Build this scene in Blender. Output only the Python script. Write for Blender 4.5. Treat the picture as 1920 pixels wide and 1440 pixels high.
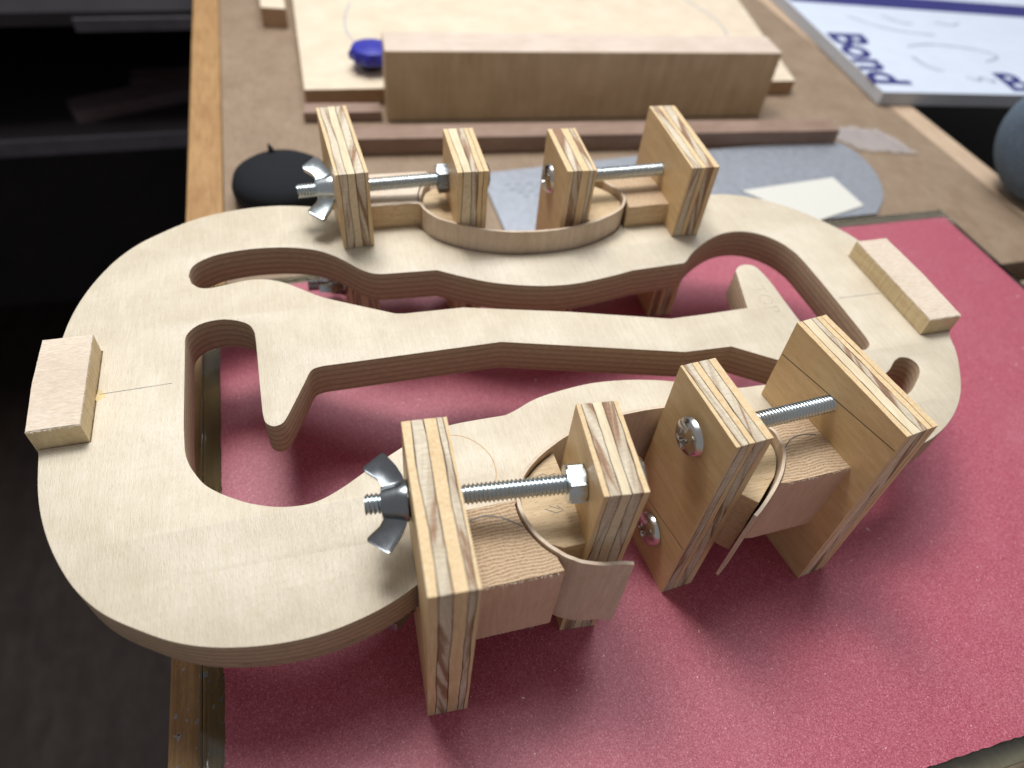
import bpy, bmesh, math, random
from mathutils import Vector, Matrix, noise as mnoise

for o in list(bpy.data.objects):
    bpy.data.objects.remove(o)
scene = bpy.context.scene
COL = scene.collection
random.seed(7)
ZO = 62.0                      # bench top is world z = 0; lengths below are millimetres with the mould's top face at z = 0

def W(p):
    return Vector((p[0] * .001, p[1] * .001, (p[2] + ZO) * .001))

# ------------------------------------------------------------------ camera
cam_d = bpy.data.cameras.new('camera')
cam = bpy.data.objects.new('camera', cam_d)
COL.objects.link(cam)
rgt = Vector((0.95963533, -0.26724719, 0.08762980))
dwn = Vector((-0.14383494, -0.73409163, -0.66364222))
fwd = Vector((0.24168482, 0.62425029, -0.74289974))
M = Matrix.Identity(4)
for i in range(3):
    M[i][0], M[i][1], M[i][2] = rgt[i], -dwn[i], -fwd[i]
M.translation = W((66.76, -190.04, 198.0))
cam.matrix_world = M
cam_d.sensor_width = 36.0
cam_d.lens = 1331.0 / 1920.0 * 36.0
cam_d.clip_start = .01
cam_d.clip_end = 30
cam_d.dof.use_dof = True
cam_d.dof.focus_distance = .24
cam_d.dof.aperture_fstop = 7.6
scene.camera = cam

# ------------------------------------------------------------------ light
world = bpy.data.worlds.new('World')
scene.world = world
world.use_nodes = True
bg = world.node_tree.nodes['Background']
bg.inputs[0].default_value = (.98, .97, 1.0, 1)
bg.inputs[1].default_value = .34

def area(name, loc, target, size, power, color):
    d = bpy.data.lights.new(name, 'AREA')
    d.shape = 'DISK'
    d.size = size
    d.energy = power
    d.color = color
    o = bpy.data.objects.new(name, d)
    COL.objects.link(o)
    o.location = W(loc)
    o.rotation_euler = (W(target) - W(loc)).to_track_quat('-Z', 'Y').to_euler()
    return o
area('bench_lamp', (20, 360, 880), (170, 0, 0), .26, 5.6, (1.0, .965, .91))
area('ceiling_lamp', (300, 780, 1600), (150, 0, 0), 1.3, 40.0, (.93, .97, 1.0))
scene.view_settings.view_transform = 'Standard'
scene.view_settings.look = 'None'
scene.view_settings.exposure = -0.25
scene.view_settings.gamma = 1.0

# ------------------------------------------------------------------ helpers: objects
def tag(o, label, cat, group=None):
    o['label'] = label
    o['category'] = cat
    if group:
        o['group'] = group
    return o

def empty(name, origin, label, cat, group=None):
    o = bpy.data.objects.new(name, None)
    o.empty_display_size = .01
    COL.objects.link(o)
    o.location = W(origin)
    o['org'] = list(origin)
    return tag(o, label, cat, group)

def mk(name, verts, faces, mats, parent=None, origin=None, midx=None, smooth=None, angle=35):
    """one mesh object from millimetre coordinates"""
    if origin is None:
        xs, ys, zs = zip(*[(v[0], v[1], v[2]) for v in verts])
        origin = ((min(xs) + max(xs)) / 2, (min(ys) + max(ys)) / 2, min(zs))
    me = bpy.data.meshes.new(name)
    me.from_pydata([((v[0] - origin[0]) * .001, (v[1] - origin[1]) * .001, (v[2] - origin[2]) * .001) for v in verts], [], faces)
    if not isinstance(mats, (list, tuple)):
        mats = [mats]
    for m in mats:
        me.materials.append(m)
    if midx:
        for p, k in zip(me.polygons, midx):
            p.material_index = k
    bm = bmesh.new()
    bm.from_mesh(me)
    bmesh.ops.recalc_face_normals(bm, faces=bm.faces)
    bm.to_mesh(me)
    bm.free()
    if smooth:
        me.polygons.foreach_set('use_smooth', [True] * len(me.polygons))
        me.set_sharp_from_angle(angle=math.radians(angle))
    me.update()
    o = bpy.data.objects.new(name, me)
    COL.objects.link(o)
    o['org'] = list(origin)
    if parent is None:
        o.location = W(origin)
    else:
        po = parent['org']
        o.parent = parent
        o.location = Vector([(origin[i] - po[i]) * .001 for i in range(3)])
    return o

def bevel(o, w, seg=2):
    m = o.modifiers.new('bevel', 'BEVEL')
    m.width = w * .001
    m.segments = seg
    m.limit_method = 'ANGLE'
    m.angle_limit = math.radians(40)
    m.harden_normals = False
    return o

def rotz(x, y, c, th):
    ca, sa = math.cos(th), math.sin(th)
    return (c[0] + x * ca - y * sa, c[1] + x * sa + y * ca)

def prism(poly, z0, z1):
    n = len(poly)
    v = [(x, y, z0) for x, y in poly] + [(x, y, z1) for x, y in poly]
    f = [list(range(n))[::-1], list(range(n, 2 * n))] + [(i, (i + 1) % n, n + (i + 1) % n, n + i) for i in range(n)]
    return v, f

def box(x0, x1, y0, y1, z0, z1):
    return prism([(x0, y0), (x1, y0), (x1, y1), (x0, y1)], z0, z1)

def catmull(pts, n=6, closed=False):
    out = []
    N = len(pts)
    rng = range(N if closed else N - 1)
    for i in rng:
        if closed:
            p = [pts[(i + k - 1) % N] for k in range(4)]
        else:
            p = [pts[max(0, i - 1)], pts[i], pts[i + 1], pts[min(N - 1, i + 2)]]
        for s in range(n):
            t = s / n
            out.append(tuple(.5 * (2 * p[1][k] + (p[2][k] - p[0][k]) * t + (2 * p[0][k] - 5 * p[1][k] + 4 * p[2][k] - p[3][k]) * t * t
                                   + (3 * p[1][k] - p[0][k] - 3 * p[2][k] + p[3][k]) * t ** 3) for k in range(len(p[0]))))
    if not closed:
        out.append(tuple(pts[-1]))
    return out

def path(*segs):
    """segments: ('l', points) straight corners, ('s', points) smooth"""
    out = []
    for kind, pts in segs:
        q = pts if kind == 'l' else catmull(pts, 6)
        for p in q:
            if not out or math.dist(out[-1], p) > .05:
                out.append(tuple(p))
    if math.dist(out[0], out[-1]) < .05:
        out.pop()
    return out

def lathe(profile, seg=32):
    """profile [(r, h)] about local z"""
    v, f = [], []
    for r, h in profile:
        for k in range(seg):
            a = 2 * math.pi * k / seg
            v.append((r * math.cos(a), r * math.sin(a), h))
    for i in range(len(profile) - 1):
        for k in range(seg):
            k2 = (k + 1) % seg
            f.append((i * seg + k, i * seg + k2, (i + 1) * seg + k2, (i + 1) * seg + k))
    f.append(tuple(range(seg))[::-1])
    f.append(tuple((len(profile) - 1) * seg + k for k in range(seg)))
    return v, f

def place(v, p, axis, roll=0.0):
    """local z -> axis, then move to p (mm)"""
    q = Vector(axis).normalized().to_track_quat('Z', 'Y').to_matrix() @ Matrix.Rotation(roll, 3, 'Z')
    P = Vector(p)
    return [tuple(q @ Vector(a) + P) for a in v]

def tube(pts, r, seg=6):
    v, f = [], []
    n = len(pts)
    for i, p in enumerate(pts):
        t = (Vector(pts[min(n - 1, i + 1)]) - Vector(pts[max(0, i - 1)])).normalized()
        u = t.cross(Vector((0, 0, 1)))
        u = u.normalized() if u.length > 1e-4 else Vector((1, 0, 0))
        w = u.cross(t)
        for k in range(seg):
            a = 2 * math.pi * k / seg
            v.append(tuple(Vector(p) + r * (math.cos(a) * u + math.sin(a) * w)))
    for i in range(n - 1):
        for k in range(seg):
            k2 = (k + 1) % seg
            f.append((i * seg + k, i * seg + k2, (i + 1) * seg + k2, (i + 1) * seg + k))
    f.append(tuple(range(seg))[::-1])
    f.append(tuple((n - 1) * seg + k for k in range(seg)))
    return v, f

def ribbon(pts, w, z):
    """flat drawn line on a surface of height z; thin slab so that it is solid"""
    v, f = [], []
    n = len(pts)
    for i, p in enumerate(pts):
        a, b = pts[max(0, i - 1)], pts[min(n - 1, i + 1)]
        d = Vector((b[0] - a[0], b[1] - a[1])).normalized()
        ww = w * (.75 + .4 * random.random())
        for s in (-1, 1):
            v.append((p[0] - s * d.y * ww / 2, p[1] + s * d.x * ww / 2, z))
    for i in range(n - 1):
        f.append((2 * i, 2 * i + 1, 2 * i + 3, 2 * i + 2))
    return v, f

# ------------------------------------------------------------------ helpers: materials
def newmat(name):
    m = bpy.data.materials.new(name)
    m.use_nodes = True
    nt = m.node_tree
    return m, nt, nt.nodes['Principled BSDF']

def N(nt, t, **kw):
    n = nt.nodes.new(t)
    for k, v in kw.items():
        setattr(n, k, v)
    return n

def mmcoord(nt, scale=(1, 1, 1), rot=(0, 0, 0), rand=True):
    tc = N(nt, 'ShaderNodeTexCoord')
    mp = N(nt, 'ShaderNodeMapping')
    mp.inputs['Scale'].default_value = (1000 * scale[0], 1000 * scale[1], 1000 * scale[2])
    if rot != (0, 0, 0):
        pre = N(nt, 'ShaderNodeMapping')
        pre.inputs['Rotation'].default_value = rot
        nt.links.new(tc.outputs['Object'], pre.inputs['Vector'])
        nt.links.new(pre.outputs[0], mp.inputs['Vector'])
    else:
        nt.links.new(tc.outputs['Object'], mp.inputs['Vector'])
    if not rand:
        return mp.outputs[0]
    oi = N(nt, 'ShaderNodeObjectInfo')
    mu = N(nt, 'ShaderNodeMath', operation='MULTIPLY')
    mu.inputs[1].default_value = 137.0
    nt.links.new(oi.outputs['Random'], mu.inputs[0])
    ad = N(nt, 'ShaderNodeVectorMath', operation='ADD')
    nt.links.new(mp.outputs[0], ad.inputs[0])
    nt.links.new(mu.outputs[0], ad.inputs[1])
    return ad.outputs[0]

def noise(nt, co, scale, detail=3, rough=.55, dist=0.0):
    n = N(nt, 'ShaderNodeTexNoise')
    n.inputs['Scale'].default_value = scale
    n.inputs['Detail'].default_value = detail
    n.inputs['Roughness'].default_value = rough
    n.inputs['Distortion'].default_value = dist
    nt.links.new(co, n.inputs['Vector'])
    return n.outputs['Fac']

def ramp(nt, fac, stops):
    r = N(nt, 'ShaderNodeValToRGB')
    e = r.color_ramp.elements
    while len(e) < len(stops):
        e.new(.5)
    for k, (p, c) in enumerate(stops):
        e[k].position = p
        e[k].color = c if len(c) == 4 else (*c, 1)
    nt.links.new(fac, r.inputs['Fac'])
    return r.outputs['Color']

def mix(nt, fac, a, b, mode='MIX'):
    m = N(nt, 'ShaderNodeMix', data_type='RGBA', blend_type=mode)
    if isinstance(fac, (int, float)):
        m.inputs['Factor'].default_value = fac
    else:
        nt.links.new(fac, m.inputs['Factor'])
    for s, i in ((a, 6), (b, 7)):
        if isinstance(s, tuple):
            m.inputs[i].default_value = s if len(s) == 4 else (*s, 1)
        else:
            nt.links.new(s, m.inputs[i])
    return m.outputs[2]

def bump(nt, bsdf, h, strength, dist=.0003):
    b = N(nt, 'ShaderNodeBump')
    b.inputs['Strength'].default_value = strength
    b.inputs['Distance'].default_value = dist
    nt.links.new(h, b.inputs['Height'])
    nt.links.new(b.outputs[0], bsdf.inputs['Normal'])

def wood(name, c1, c2, grain='y', scale=1.0, stretch=14, fleck=None, fleck_amt=.25, blotch=.12, rough=.62, bmp=.25, spec=.3, rot=(0, 0, 0)):
    m, nt, b = newmat(name)
    sc = [scale] * 3
    sc['xyz'.index(grain)] = scale / stretch
    co = mmcoord(nt, tuple(sc), rot)
    g = noise(nt, co, .9, 5, .65, .6)
    base = ramp(nt, g, [(.3, c1), (.7, c2)])
    co2 = mmcoord(nt, (1, 1, 1), rot)
    bl = noise(nt, co2, .045, 3, .6)
    base = mix(nt, blotch, base, ramp(nt, bl, [(.35, (.55, .45, .35)), (.65, (1, 1, 1))]), 'MULTIPLY')
    fc = [2.2] * 3
    fc['xyz'.index(grain)] = .28
    co3 = mmcoord(nt, tuple(fc), rot)
    fl = noise(nt, co3, 1.3, 2, .6)
    if fleck:
        ff = ramp(nt, fl, [(.58, (0, 0, 0)), (.72, (fleck_amt,) * 3)])
        base = mix(nt, ff, base, fleck)
    nt.links.new(base, b.inputs['Base Color'])
    b.inputs['Roughness'].default_value = rough
    b.inputs['Specular IOR Level'].default_value = spec
    bump(nt, b, fl, bmp)
    return m

def plain(name, c, rough=.5, metal=0.0, spec=.5, var=.15, vs=.4, bmp=0.0):
    m, nt, b = newmat(name)
    co = mmcoord(nt)
    n = noise(nt, co, vs, 4, .6)
    base = ramp(nt, n, [(.3, tuple(x * (1 - var) for x in c)), (.7, tuple(min(1, x * (1 + var)) for x in c))])
    nt.links.new(base, b.inputs['Base Color'])
    b.inputs['Roughness'].default_value = rough
    b.inputs['Metallic'].default_value = metal
    b.inputs['Specular IOR Level'].default_value = spec
    if bmp:
        bump(nt, b, noise(nt, co, vs * 4, 3), bmp)
    return m

# mould: sanded birch face, fine grain across the body, faint blotches
M_face = wood('birch_face', (.595, .515, .385), (.67, .60, .485), 'y', 1.5, 16, (.40, .32, .21), .45, .28, .46, .6, .45)

def ply_edge(name, ca, cb, period, axis, glue, noise_amt=.5):
    m, nt, b = newmat(name)
    co = mmcoord(nt, rand=False)
    sep = N(nt, 'ShaderNodeSeparateXYZ')
    nt.links.new(co, sep.inputs[0])
    wv = noise(nt, co, .09, 3, .6)
    ma = N(nt, 'ShaderNodeMath', operation='MULTIPLY_ADD')
    nt.links.new(wv, ma.inputs[0])
    ma.inputs[1].default_value = noise_amt
    nt.links.new(sep.outputs['XYZ'.index(axis)], ma.inputs[2])
    dv = N(nt, 'ShaderNodeMath', operation='DIVIDE')
    nt.links.new(ma.outputs[0], dv.inputs[0])
    dv.inputs[1].default_value = period
    fr = N(nt, 'ShaderNodeMath', operation='FRACT')
    nt.links.new(dv.outputs[0], fr.inputs[0])
    band = ramp(nt, fr.outputs[0], [(0, glue), (.05, ca), (.47, ca), (.5, glue), (.56, cb), (.95, cb), (1, glue)])
    st = mmcoord(nt, (.5, .5, 3.0), rand=False)
    n2 = noise(nt, st, .9, 4, .65)
    col = mix(nt, .55, band, ramp(nt, n2, [(.3, (.45, .4, .36)), (.7, (1, 1, 1))]), 'MULTIPLY')
    nt.links.new(col, b.inputs['Base Color'])
    b.inputs['Roughness'].default_value = .7
    b.inputs['Specular IOR Level'].default_value = .2
    bump(nt, b, n2, .2)
    return m
M_edge = ply_edge('birch_ply_edge', (.50, .375, .255), (.40, .285, .185), 2.72, 'Z', (.63, .50, .37))

# coarse softwood plywood of the clamps
M_pale = wood('pale_ply', (.62, .43, .22), (.75, .59, .37), 'z', .9, 10, (.50, .34, .17), .5, .2, .6, .3)
M_cream = wood('cream_ply', (.62, .50, .33), (.75, .65, .46), 'y', .8, 8, (.5, .38, .22), .45, .2, .65, .35)

def streaked(name, ang):
    m, nt, b = newmat(name)
    co = mmcoord(nt, (.42, .028, .028), (0, ang, ang * 1.15))
    g = noise(nt, co, .75, 3, .5, .5)
    base = ramp(nt, g, [(.40, (.66, .58, .45)), (.53, (.52, .43, .32)), (.585, (.33, .20, .125)), (.72, (.26, .15, .10))])
    cr = mmcoord(nt, (1.2, 6, 6))
    h = noise(nt, cr, .35, 3, .6)
    base = mix(nt, .45, base, ramp(nt, h, [(.35, (.55, .5, .45)), (.62, (1, 1, 1))]), 'MULTIPLY')
    nt.links.new(base, b.inputs['Base Color'])
    b.inputs['Roughness'].default_value = .72
    b.inputs['Specular IOR Level'].default_value = .2
    bump(nt, b, h, .35)
    return m
M_streak = [streaked('streaked_ply', .17), streaked('streaked_ply_cross', -.11)]
M_glue = plain('glue_line', (.055, .035, .025), .8)
M_jawface = wood('pine_face', (.60, .40, .19), (.72, .525, .285), 'y', .45, 9, (.42, .24, .10), .4, .2, .45, .12, .4)
def sawn(name, c1, c2, dark, period):
    m, nt, b = newmat(name)
    co = mmcoord(nt)
    warp = noise(nt, co, .12, 2)
    sep = N(nt, 'ShaderNodeSeparateXYZ')
    nt.links.new(co, sep.inputs[0])
    ma = N(nt, 'ShaderNodeMath', operation='MULTIPLY_ADD')
    nt.links.new(warp, ma.inputs[0])
    ma.inputs[1].default_value = 2.6
    nt.links.new(sep.outputs[1], ma.inputs[2])
    sn = N(nt, 'ShaderNodeMath', operation='MULTIPLY')
    nt.links.new(ma.outputs[0], sn.inputs[0])
    sn.inputs[1].default_value = 6.283 / period
    sw = N(nt, 'ShaderNodeMath', operation='SINE')
    nt.links.new(sn.outputs[0], sw.inputs[0])
    fz = noise(nt, co, 1.6, 5, .75)
    ad = N(nt, 'ShaderNodeMath', operation='MULTIPLY_ADD')
    nt.links.new(sw.outputs[0], ad.inputs[0])
    ad.inputs[1].default_value = .13
    nt.links.new(fz, ad.inputs[2])
    col = ramp(nt, ad.outputs[0], [(.28, dark), (.45, c1), (.68, c2)])
    nt.links.new(col, b.inputs['Base Color'])
    b.inputs['Roughness'].default_value = .85
    b.inputs['Specular IOR Level'].default_value = .15
    bump(nt, b, ad.outputs[0], 1.0, .0006)
    return m
M_block = sawn('rough_sawn_block', (.56, .395, .25), (.70, .53, .36), (.40, .25, .15), 1.15)
M_blockside = wood('planed_block_side', (.58, .40, .28), (.68, .50, .365), 'z', .8, 8, (.44, .27, .18), .4, .2, .6, .25)
M_endtop = wood('sawn_end_block', (.59, .48, .375), (.74, .64, .525), 'x', 1.6, 4, (.46, .33, .24), .5, .2, .7, .7)
M_endside = wood('end_block_side', (.60, .46, .26), (.72, .59, .37), 'y', .6, 8, (.45, .32, .16), .4, .2, .6, .2)
M_rib = wood('maple_veneer', (.55, .43, .32), (.68, .56, .435), 'z', .55, 12, (.42, .30, .21), .6, .2, .5, .2)
M_caul = wood('oak_caul', (.47, .335, .19), (.66, .51, .32), 'x', 1.4, 14, (.22, .13, .06), .75, .2, .6, .35)
M_pencil = plain('pencil', (.13, .12, .115), .6, var=.4, vs=2)
M_burn = plain('scribed_line', (.48, .30, .15), .6)

def metal(name, c, rough, met=1.0):
    m, nt, b = newmat(name)
    co = mmcoord(nt)
    n = noise(nt, co, .25, 3, .6)
    b.inputs['Base Color'].default_value = (*c, 1)
    b.inputs['Metallic'].default_value = met
    rr = ramp(nt, n, [(.3, (rough * .85,) * 3), (.7, (rough * 1.2,) * 3)])
    nt.links.new(rr, b.inputs['Roughness'])
    return m
M_zinc = metal('zinc_plated_steel', (.56, .61, .63), .26)
M_wing = metal('zinc_dark_reflection', (.27, .285, .30), .25)  # darker base colour stands in for the dark room it reflects
M_head = metal('nickel_head', (.60, .59, .56), .22)

# sandpaper
def sandpaper():
    m, nt, b = newmat('red_sandpaper')
    co = mmcoord(nt, rand=False)
    g = noise(nt, co, 1.9, 2, .7)
    big = noise(nt, co, .02, 4, .6)
    base = ramp(nt, g, [(.28, (.24, .025, .045)), (.5, (.39, .075, .115)), (.66, (.48, .135, .18)), (.76, (.78, .45, .49))])
    dust = ramp(nt, big, [(.5, (0, 0, 0)), (.85, (.14,) * 3)])
    base = mix(nt, dust, base, (.62, .36, .38))
    nt.links.new(base, b.inputs['Base Color'])
    b.inputs['Roughness'].default_value = .46
    b.inputs['Specular IOR Level'].default_value = .6
    bump(nt, b, g, .45, .0003)
    return m
M_sand = sandpaper()

def glass(name, c, rough=.02):
    m, nt, b = newmat(name)
    b.inputs['Base Color'].default_value = (*c, 1)
    b.inputs['Transmission Weight'].default_value = 1
    b.inputs['Roughness'].default_value = rough
    b.inputs['IOR'].default_value = 1.5
    return m
M_glass = glass('greenish_float_glass', (.84, .93, .90))
def film():
    m, nt, b = newmat('clear_plastic_film')
    tr = N(nt, 'ShaderNodeBsdfTransparent')
    b.inputs['Base Color'].default_value = (.72, .72, .78, 1)
    b.inputs['Roughness'].default_value = .1
    mx = N(nt, 'ShaderNodeMixShader')
    mx.inputs[0].default_value = .17
    nt.links.new(tr.outputs[0], mx.inputs[1])
    nt.links.new(b.outputs[0], mx.inputs[2])
    nt.links.new(mx.outputs[0], nt.nodes['Material Output'].inputs['Surface'])
    return m
M_film = film()
M_hard = wood('hardboard', (.25, .175, .115), (.31, .225, .155), 'y', .35, 3, (.2, .135, .085), .4, .3, .55, .12, .35)
M_edgewood = wood('worn_edge_rail', (.30, .16, .062), (.47, .285, .125), 'y', .8, 18, (.15, .075, .03), .6, .3, .55, .3)
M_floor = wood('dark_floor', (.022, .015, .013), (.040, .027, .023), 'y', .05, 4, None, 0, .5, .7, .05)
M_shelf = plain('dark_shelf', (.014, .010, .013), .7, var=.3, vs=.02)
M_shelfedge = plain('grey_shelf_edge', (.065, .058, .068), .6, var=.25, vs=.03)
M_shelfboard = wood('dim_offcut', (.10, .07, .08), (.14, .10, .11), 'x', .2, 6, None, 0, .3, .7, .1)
M_board = wood('pale_board', (.66, .55, .415), (.735, .63, .49), 'x', .35, 8, (.55, .43, .29), .25, .2, .6, .1)
M_boardedge = wood('board_edge', (.34, .21, .12), (.44, .29, .17), 'x', .8, 10, None, 0, .2, .7, .1)
M_timber = wood('brown_timber_face', (.52, .39, .235), (.65, .50, .32), 'z', .22, 10, (.40, .28, .16), .5, .3, .6, .1)
M_timbertop = wood('timber_top', (.56, .455, .375), (.66, .55, .47), 'x', .3, 8, (.44, .32, .26), .3, .2, .6, .1)
M_lath = wood('reddish_lath', (.24, .155, .115), (.33, .23, .18), 'x', .4, 10, (.17, .09, .06), .5, .3, .6, .15)
M_steel = metal('blue_grey_steel_sheet', (.36, .38, .425), .42, .55)
M_paper = plain('white_card', (.62, .605, .55), .7, var=.03)
M_pad = plain('bond_paper', (.56, .61, .71), .65, var=.03, vs=.05)
M_padside = plain('pad_side', (.52, .54, .58), .8, var=.12, vs=1.0)
M_navy = plain('navy_ink', (.016, .017, .15), .55, var=.2)
M_graphite = plain('graphite_sketch', (.30, .34, .42), .7, var=.3, vs=1)
M_print = plain('grey_print', (.20, .22, .26), .6)
M_black = plain('black_knit', (.010, .011, .014), .85, spec=.25, var=.4, vs=1.2, bmp=.5)
M_blue = plain('blue_plastic', (.028, .030, .32), .3)
M_dark = plain('dark_plastic_gap_shade', (.02, .016, .02), .4)
M_roll = plain('blue_grey_cloth', (.095, .135, .185), .8, var=.2, vs=.5, bmp=.3)
M_chip = plain('pale_wood_dust', (.80, .70, .58), .8)
M_flake = plain('white_flake', (.85, .82, .80), .6)

# ------------------------------------------------------------------ floor and bench
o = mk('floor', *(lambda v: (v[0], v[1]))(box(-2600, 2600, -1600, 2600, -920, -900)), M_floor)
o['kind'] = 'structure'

bench = empty('workbench', (283, 180, -902), 'brown hardboard workbench with worn wooden edge rails', 'workbench')
def bpart(name, x0, x1, y0, y1, z0, z1, m, bv=.6):
    return bevel(mk(name, *box(x0, x1, y0, y1, z0, z1), m, bench), bv)
bpart('top_panel', 19.3, 548, 67, 900, -82, -62, M_hard)
bpart('front_panel', 19.3, 548, -330, 51, -82, -62.4, M_hard)
bpart('gap_bottom', 19.3, 548, 50, 68, -100, -80, M_dark, .3)  # dark colour stands in for the shadow down in the gap
bpart('edge_rail', -2, 19, -330, 900, -92, -61.7, M_edgewood, 1.2)
bpart('edge_rail', 548.3, 569, -330, 900, -92, -61.7, wood('pale_edge_rail', (.48, .34, .23), (.60, .45, .32), 'y', .6, 14, None, 0, .2, .6, .2), 1.2)
bpart('apron', 12, 560, -318, -296, -190, -92.2, M_edgewood)
bpart('apron', 12, 560, 870, 892, -190, -92.2, M_edgewood)
for x in (14, 508):
    for y in (-316, 830):
        bpart('leg', x, x + 55, y, y + 55, -900, -92.5 if False else -190.3, M_edgewood)
bpart('apron', 14, 34, -295, 869, -190, -92.2, M_edgewood)
bpart('apron', 534, 554, -295, 869, -190, -92.2, M_edgewood)
# paint and glue specks on the near part of the rail
v, f = [], []
for k in range(46):
    x, y = random.uniform(0, 17), random.uniform(-125, -68)
    r = random.uniform(.25, .7) * (1.6 if random.random() < .15 else 1)
    n0 = len(v)
    for a in range(7):
        rr = r * random.uniform(.35, 1.2)
        v.append((x + rr * math.cos(a * .9), y + 1.3 * rr * math.sin(a * .9), -61.62))
    f.append(tuple(range(n0, n0 + 7)))
sp = mk('glue_specks', v, f, plain('dried_glue', (.34, .32, .32), .5), bench)
sp['kind'] = 'stuff'

# dim shelving behind the bench
shelf = empty('shelf_unit', (-560, 820, -900), 'dark open shelving with grey shelf edges standing behind the bench', 'shelf')
def spart(name, x0, x1, y0, y1, z0, z1, m):
    return mk(name, *box(x0, x1, y0, y1, z0, z1), m, shelf)
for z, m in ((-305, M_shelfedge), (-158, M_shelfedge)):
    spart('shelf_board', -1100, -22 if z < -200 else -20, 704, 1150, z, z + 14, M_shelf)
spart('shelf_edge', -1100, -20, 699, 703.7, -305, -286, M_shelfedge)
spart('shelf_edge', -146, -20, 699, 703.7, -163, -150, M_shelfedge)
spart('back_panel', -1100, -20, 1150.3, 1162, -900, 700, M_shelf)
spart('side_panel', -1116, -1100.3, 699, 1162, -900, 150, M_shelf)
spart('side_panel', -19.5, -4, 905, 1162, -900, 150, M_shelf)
# added near-black cabinet hiding the lit floor beyond the bench's pale edge
cab = empty('added_dark_cabinet', (900, 620, -900), 'added black drawer cabinet darkening the view beyond the paper pad', 'cabinet')
M_cab = plain('shade_black_cabinet', (.010, .009, .010), .8, spec=.2)
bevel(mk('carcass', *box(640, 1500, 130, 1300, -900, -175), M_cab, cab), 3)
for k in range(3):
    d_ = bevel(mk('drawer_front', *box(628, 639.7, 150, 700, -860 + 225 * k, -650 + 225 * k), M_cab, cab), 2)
    v, f = tube([(620, 360, -755 + 225 * k), (612, 370, -755 + 225 * k), (612, 470, -755 + 225 * k), (620, 480, -755 + 225 * k), (628, 480, -755 + 225 * k)], 5, 8)
    mk('handle', v, f, M_shelfedge, d_)
o = mk('offcut_board', *prism([rotz(x, y, (-118, 790), .35) for x, y in ((-85, -20), (85, -20), (85, 20), (-85, 20))], -290.8, -276), M_shelfboard)
tag(o, 'dim purplish wooden offcut lying askew on the dark shelf', 'board')
o = mk('offcut_board', *prism([rotz(x, y, (-75, 850), -.02) for x, y in ((-60, -16), (60, -16), (60, 16), (-60, 16))], -290.8, -281), M_shelfboard)
tag(o, 'thin straight wooden offcut lying flat on the dark shelf', 'board')

# ------------------------------------------------------------------ glass plate and sandpaper
o = bevel(mk('glass_plate', *box(9.5, 474, -180, 116, -61.3, -52.35), M_glass), .5)
tag(o, 'thick glass plate under the red sandpaper on the bench', 'glass plate')
# sheet with ragged cut edges
pts = []
def ragged(a, b, n, amp):
    for i in range(n):
        t = i / n
        pts.append((a[0] + (b[0] - a[0]) * t + random.uniform(-amp, amp), a[1] + (b[1] - a[1]) * t + random.uniform(-amp, amp)))
ragged((17.5, -172.5), (468, -173.5), 200, .22)
ragged((468, -173.5), (470, 107), 90, .2)
ragged((470, 107), (18, 110), 120, .2)
ragged((18, 110), (17.5, -172.5), 160, .28)
v, f = prism(pts, -52.3, -52.0)
M_sandback = plain('paper_edge', (.55, .42, .42), .8)
o = mk('sandpaper_sheet', v, f, [M_sand, M_sandback], midx=[0, 0] + [1] * (len(f) - 2))
tag(o, 'large red sandpaper sheet lying under the violin mould', 'sandpaper')

# wood dust specks lying on the sandpaper
v, f = [], []
def chip(x, y, z, l, w, a):
    n0 = len(v)
    h = w * .6
    for dx, dy, dz in ((-l, 0, 0), (0, -w, 0), (l, 0, h * .3), (0, w, 0), (0, 0, h)):
        px, py = rotz(dx, dy, (x, y), a)
        v.append((px, py, z + dz))
    f.extend([(n0, n0 + 1, n0 + 4), (n0 + 1, n0 + 2, n0 + 4), (n0 + 2, n0 + 3, n0 + 4), (n0 + 3, n0, n0 + 4)])
for k in range(240):
    x, y = random.uniform(25, 465), random.uniform(-168, 105)
    big = random.random() < .12
    chip(x, y, -52.0, random.uniform(.6, 1.3) if big else random.uniform(.18, .42), random.uniform(.15, .35) if big else random.uniform(.12, .26), random.uniform(0, 6.3))
o = mk('wood_dust', v, f, M_chip)
o['kind'] = 'stuff'
tag(o, 'pale specks of wood dust scattered on red sandpaper', 'dust')

# ------------------------------------------------------------------ the violin mould
lower = [(-27.5, 24), (-25.8, 38), (-23, 50), (-18.5, 62), (-12, 74), (-4, 83.5), (6, 91), (16, 97), (27, 101), (40, 103.3), (52, 103.6), (63, 102), (74, 98.8), (84, 94), (95.5, 87)]
upper = [(234, 74.5), (240, 78.5), (248, 81.3), (258, 82.9), (268, 82.8), (277, 81.5), (286, 78.3), (295, 73.5), (303, 67.5), (310, 60.5), (317, 51), (322, 43), (325.5, 35), (328, 27)]
RIB = [(143.9, -108.2), (139, -106.9), (133.6, -106), (128, -103.5), (123.5, -99.8), (119.5, -94.5), (117, -88), (116.3, -82), (117.5, -76), (120.3, -71.5), (125, -67), (131, -63), (139, -59), (150, -55.5), (164, -53.8), (178, -54), (190, -56.5), (200, -60.5), (207, -65), (211, -70.5), (212, -75), (210.8, -80.5), (207, -86.5), (201, -92.5), (193, -98.5), (188.1, -101.6)]
RIBF = [(x, -y - 2.2) for x, y in RIB]
cb = lambda R, s: [(x, y - s * 1.6) for x, y in R[8:20]]
near = lambda L: [(x, -y) for x, y in L]
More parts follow.
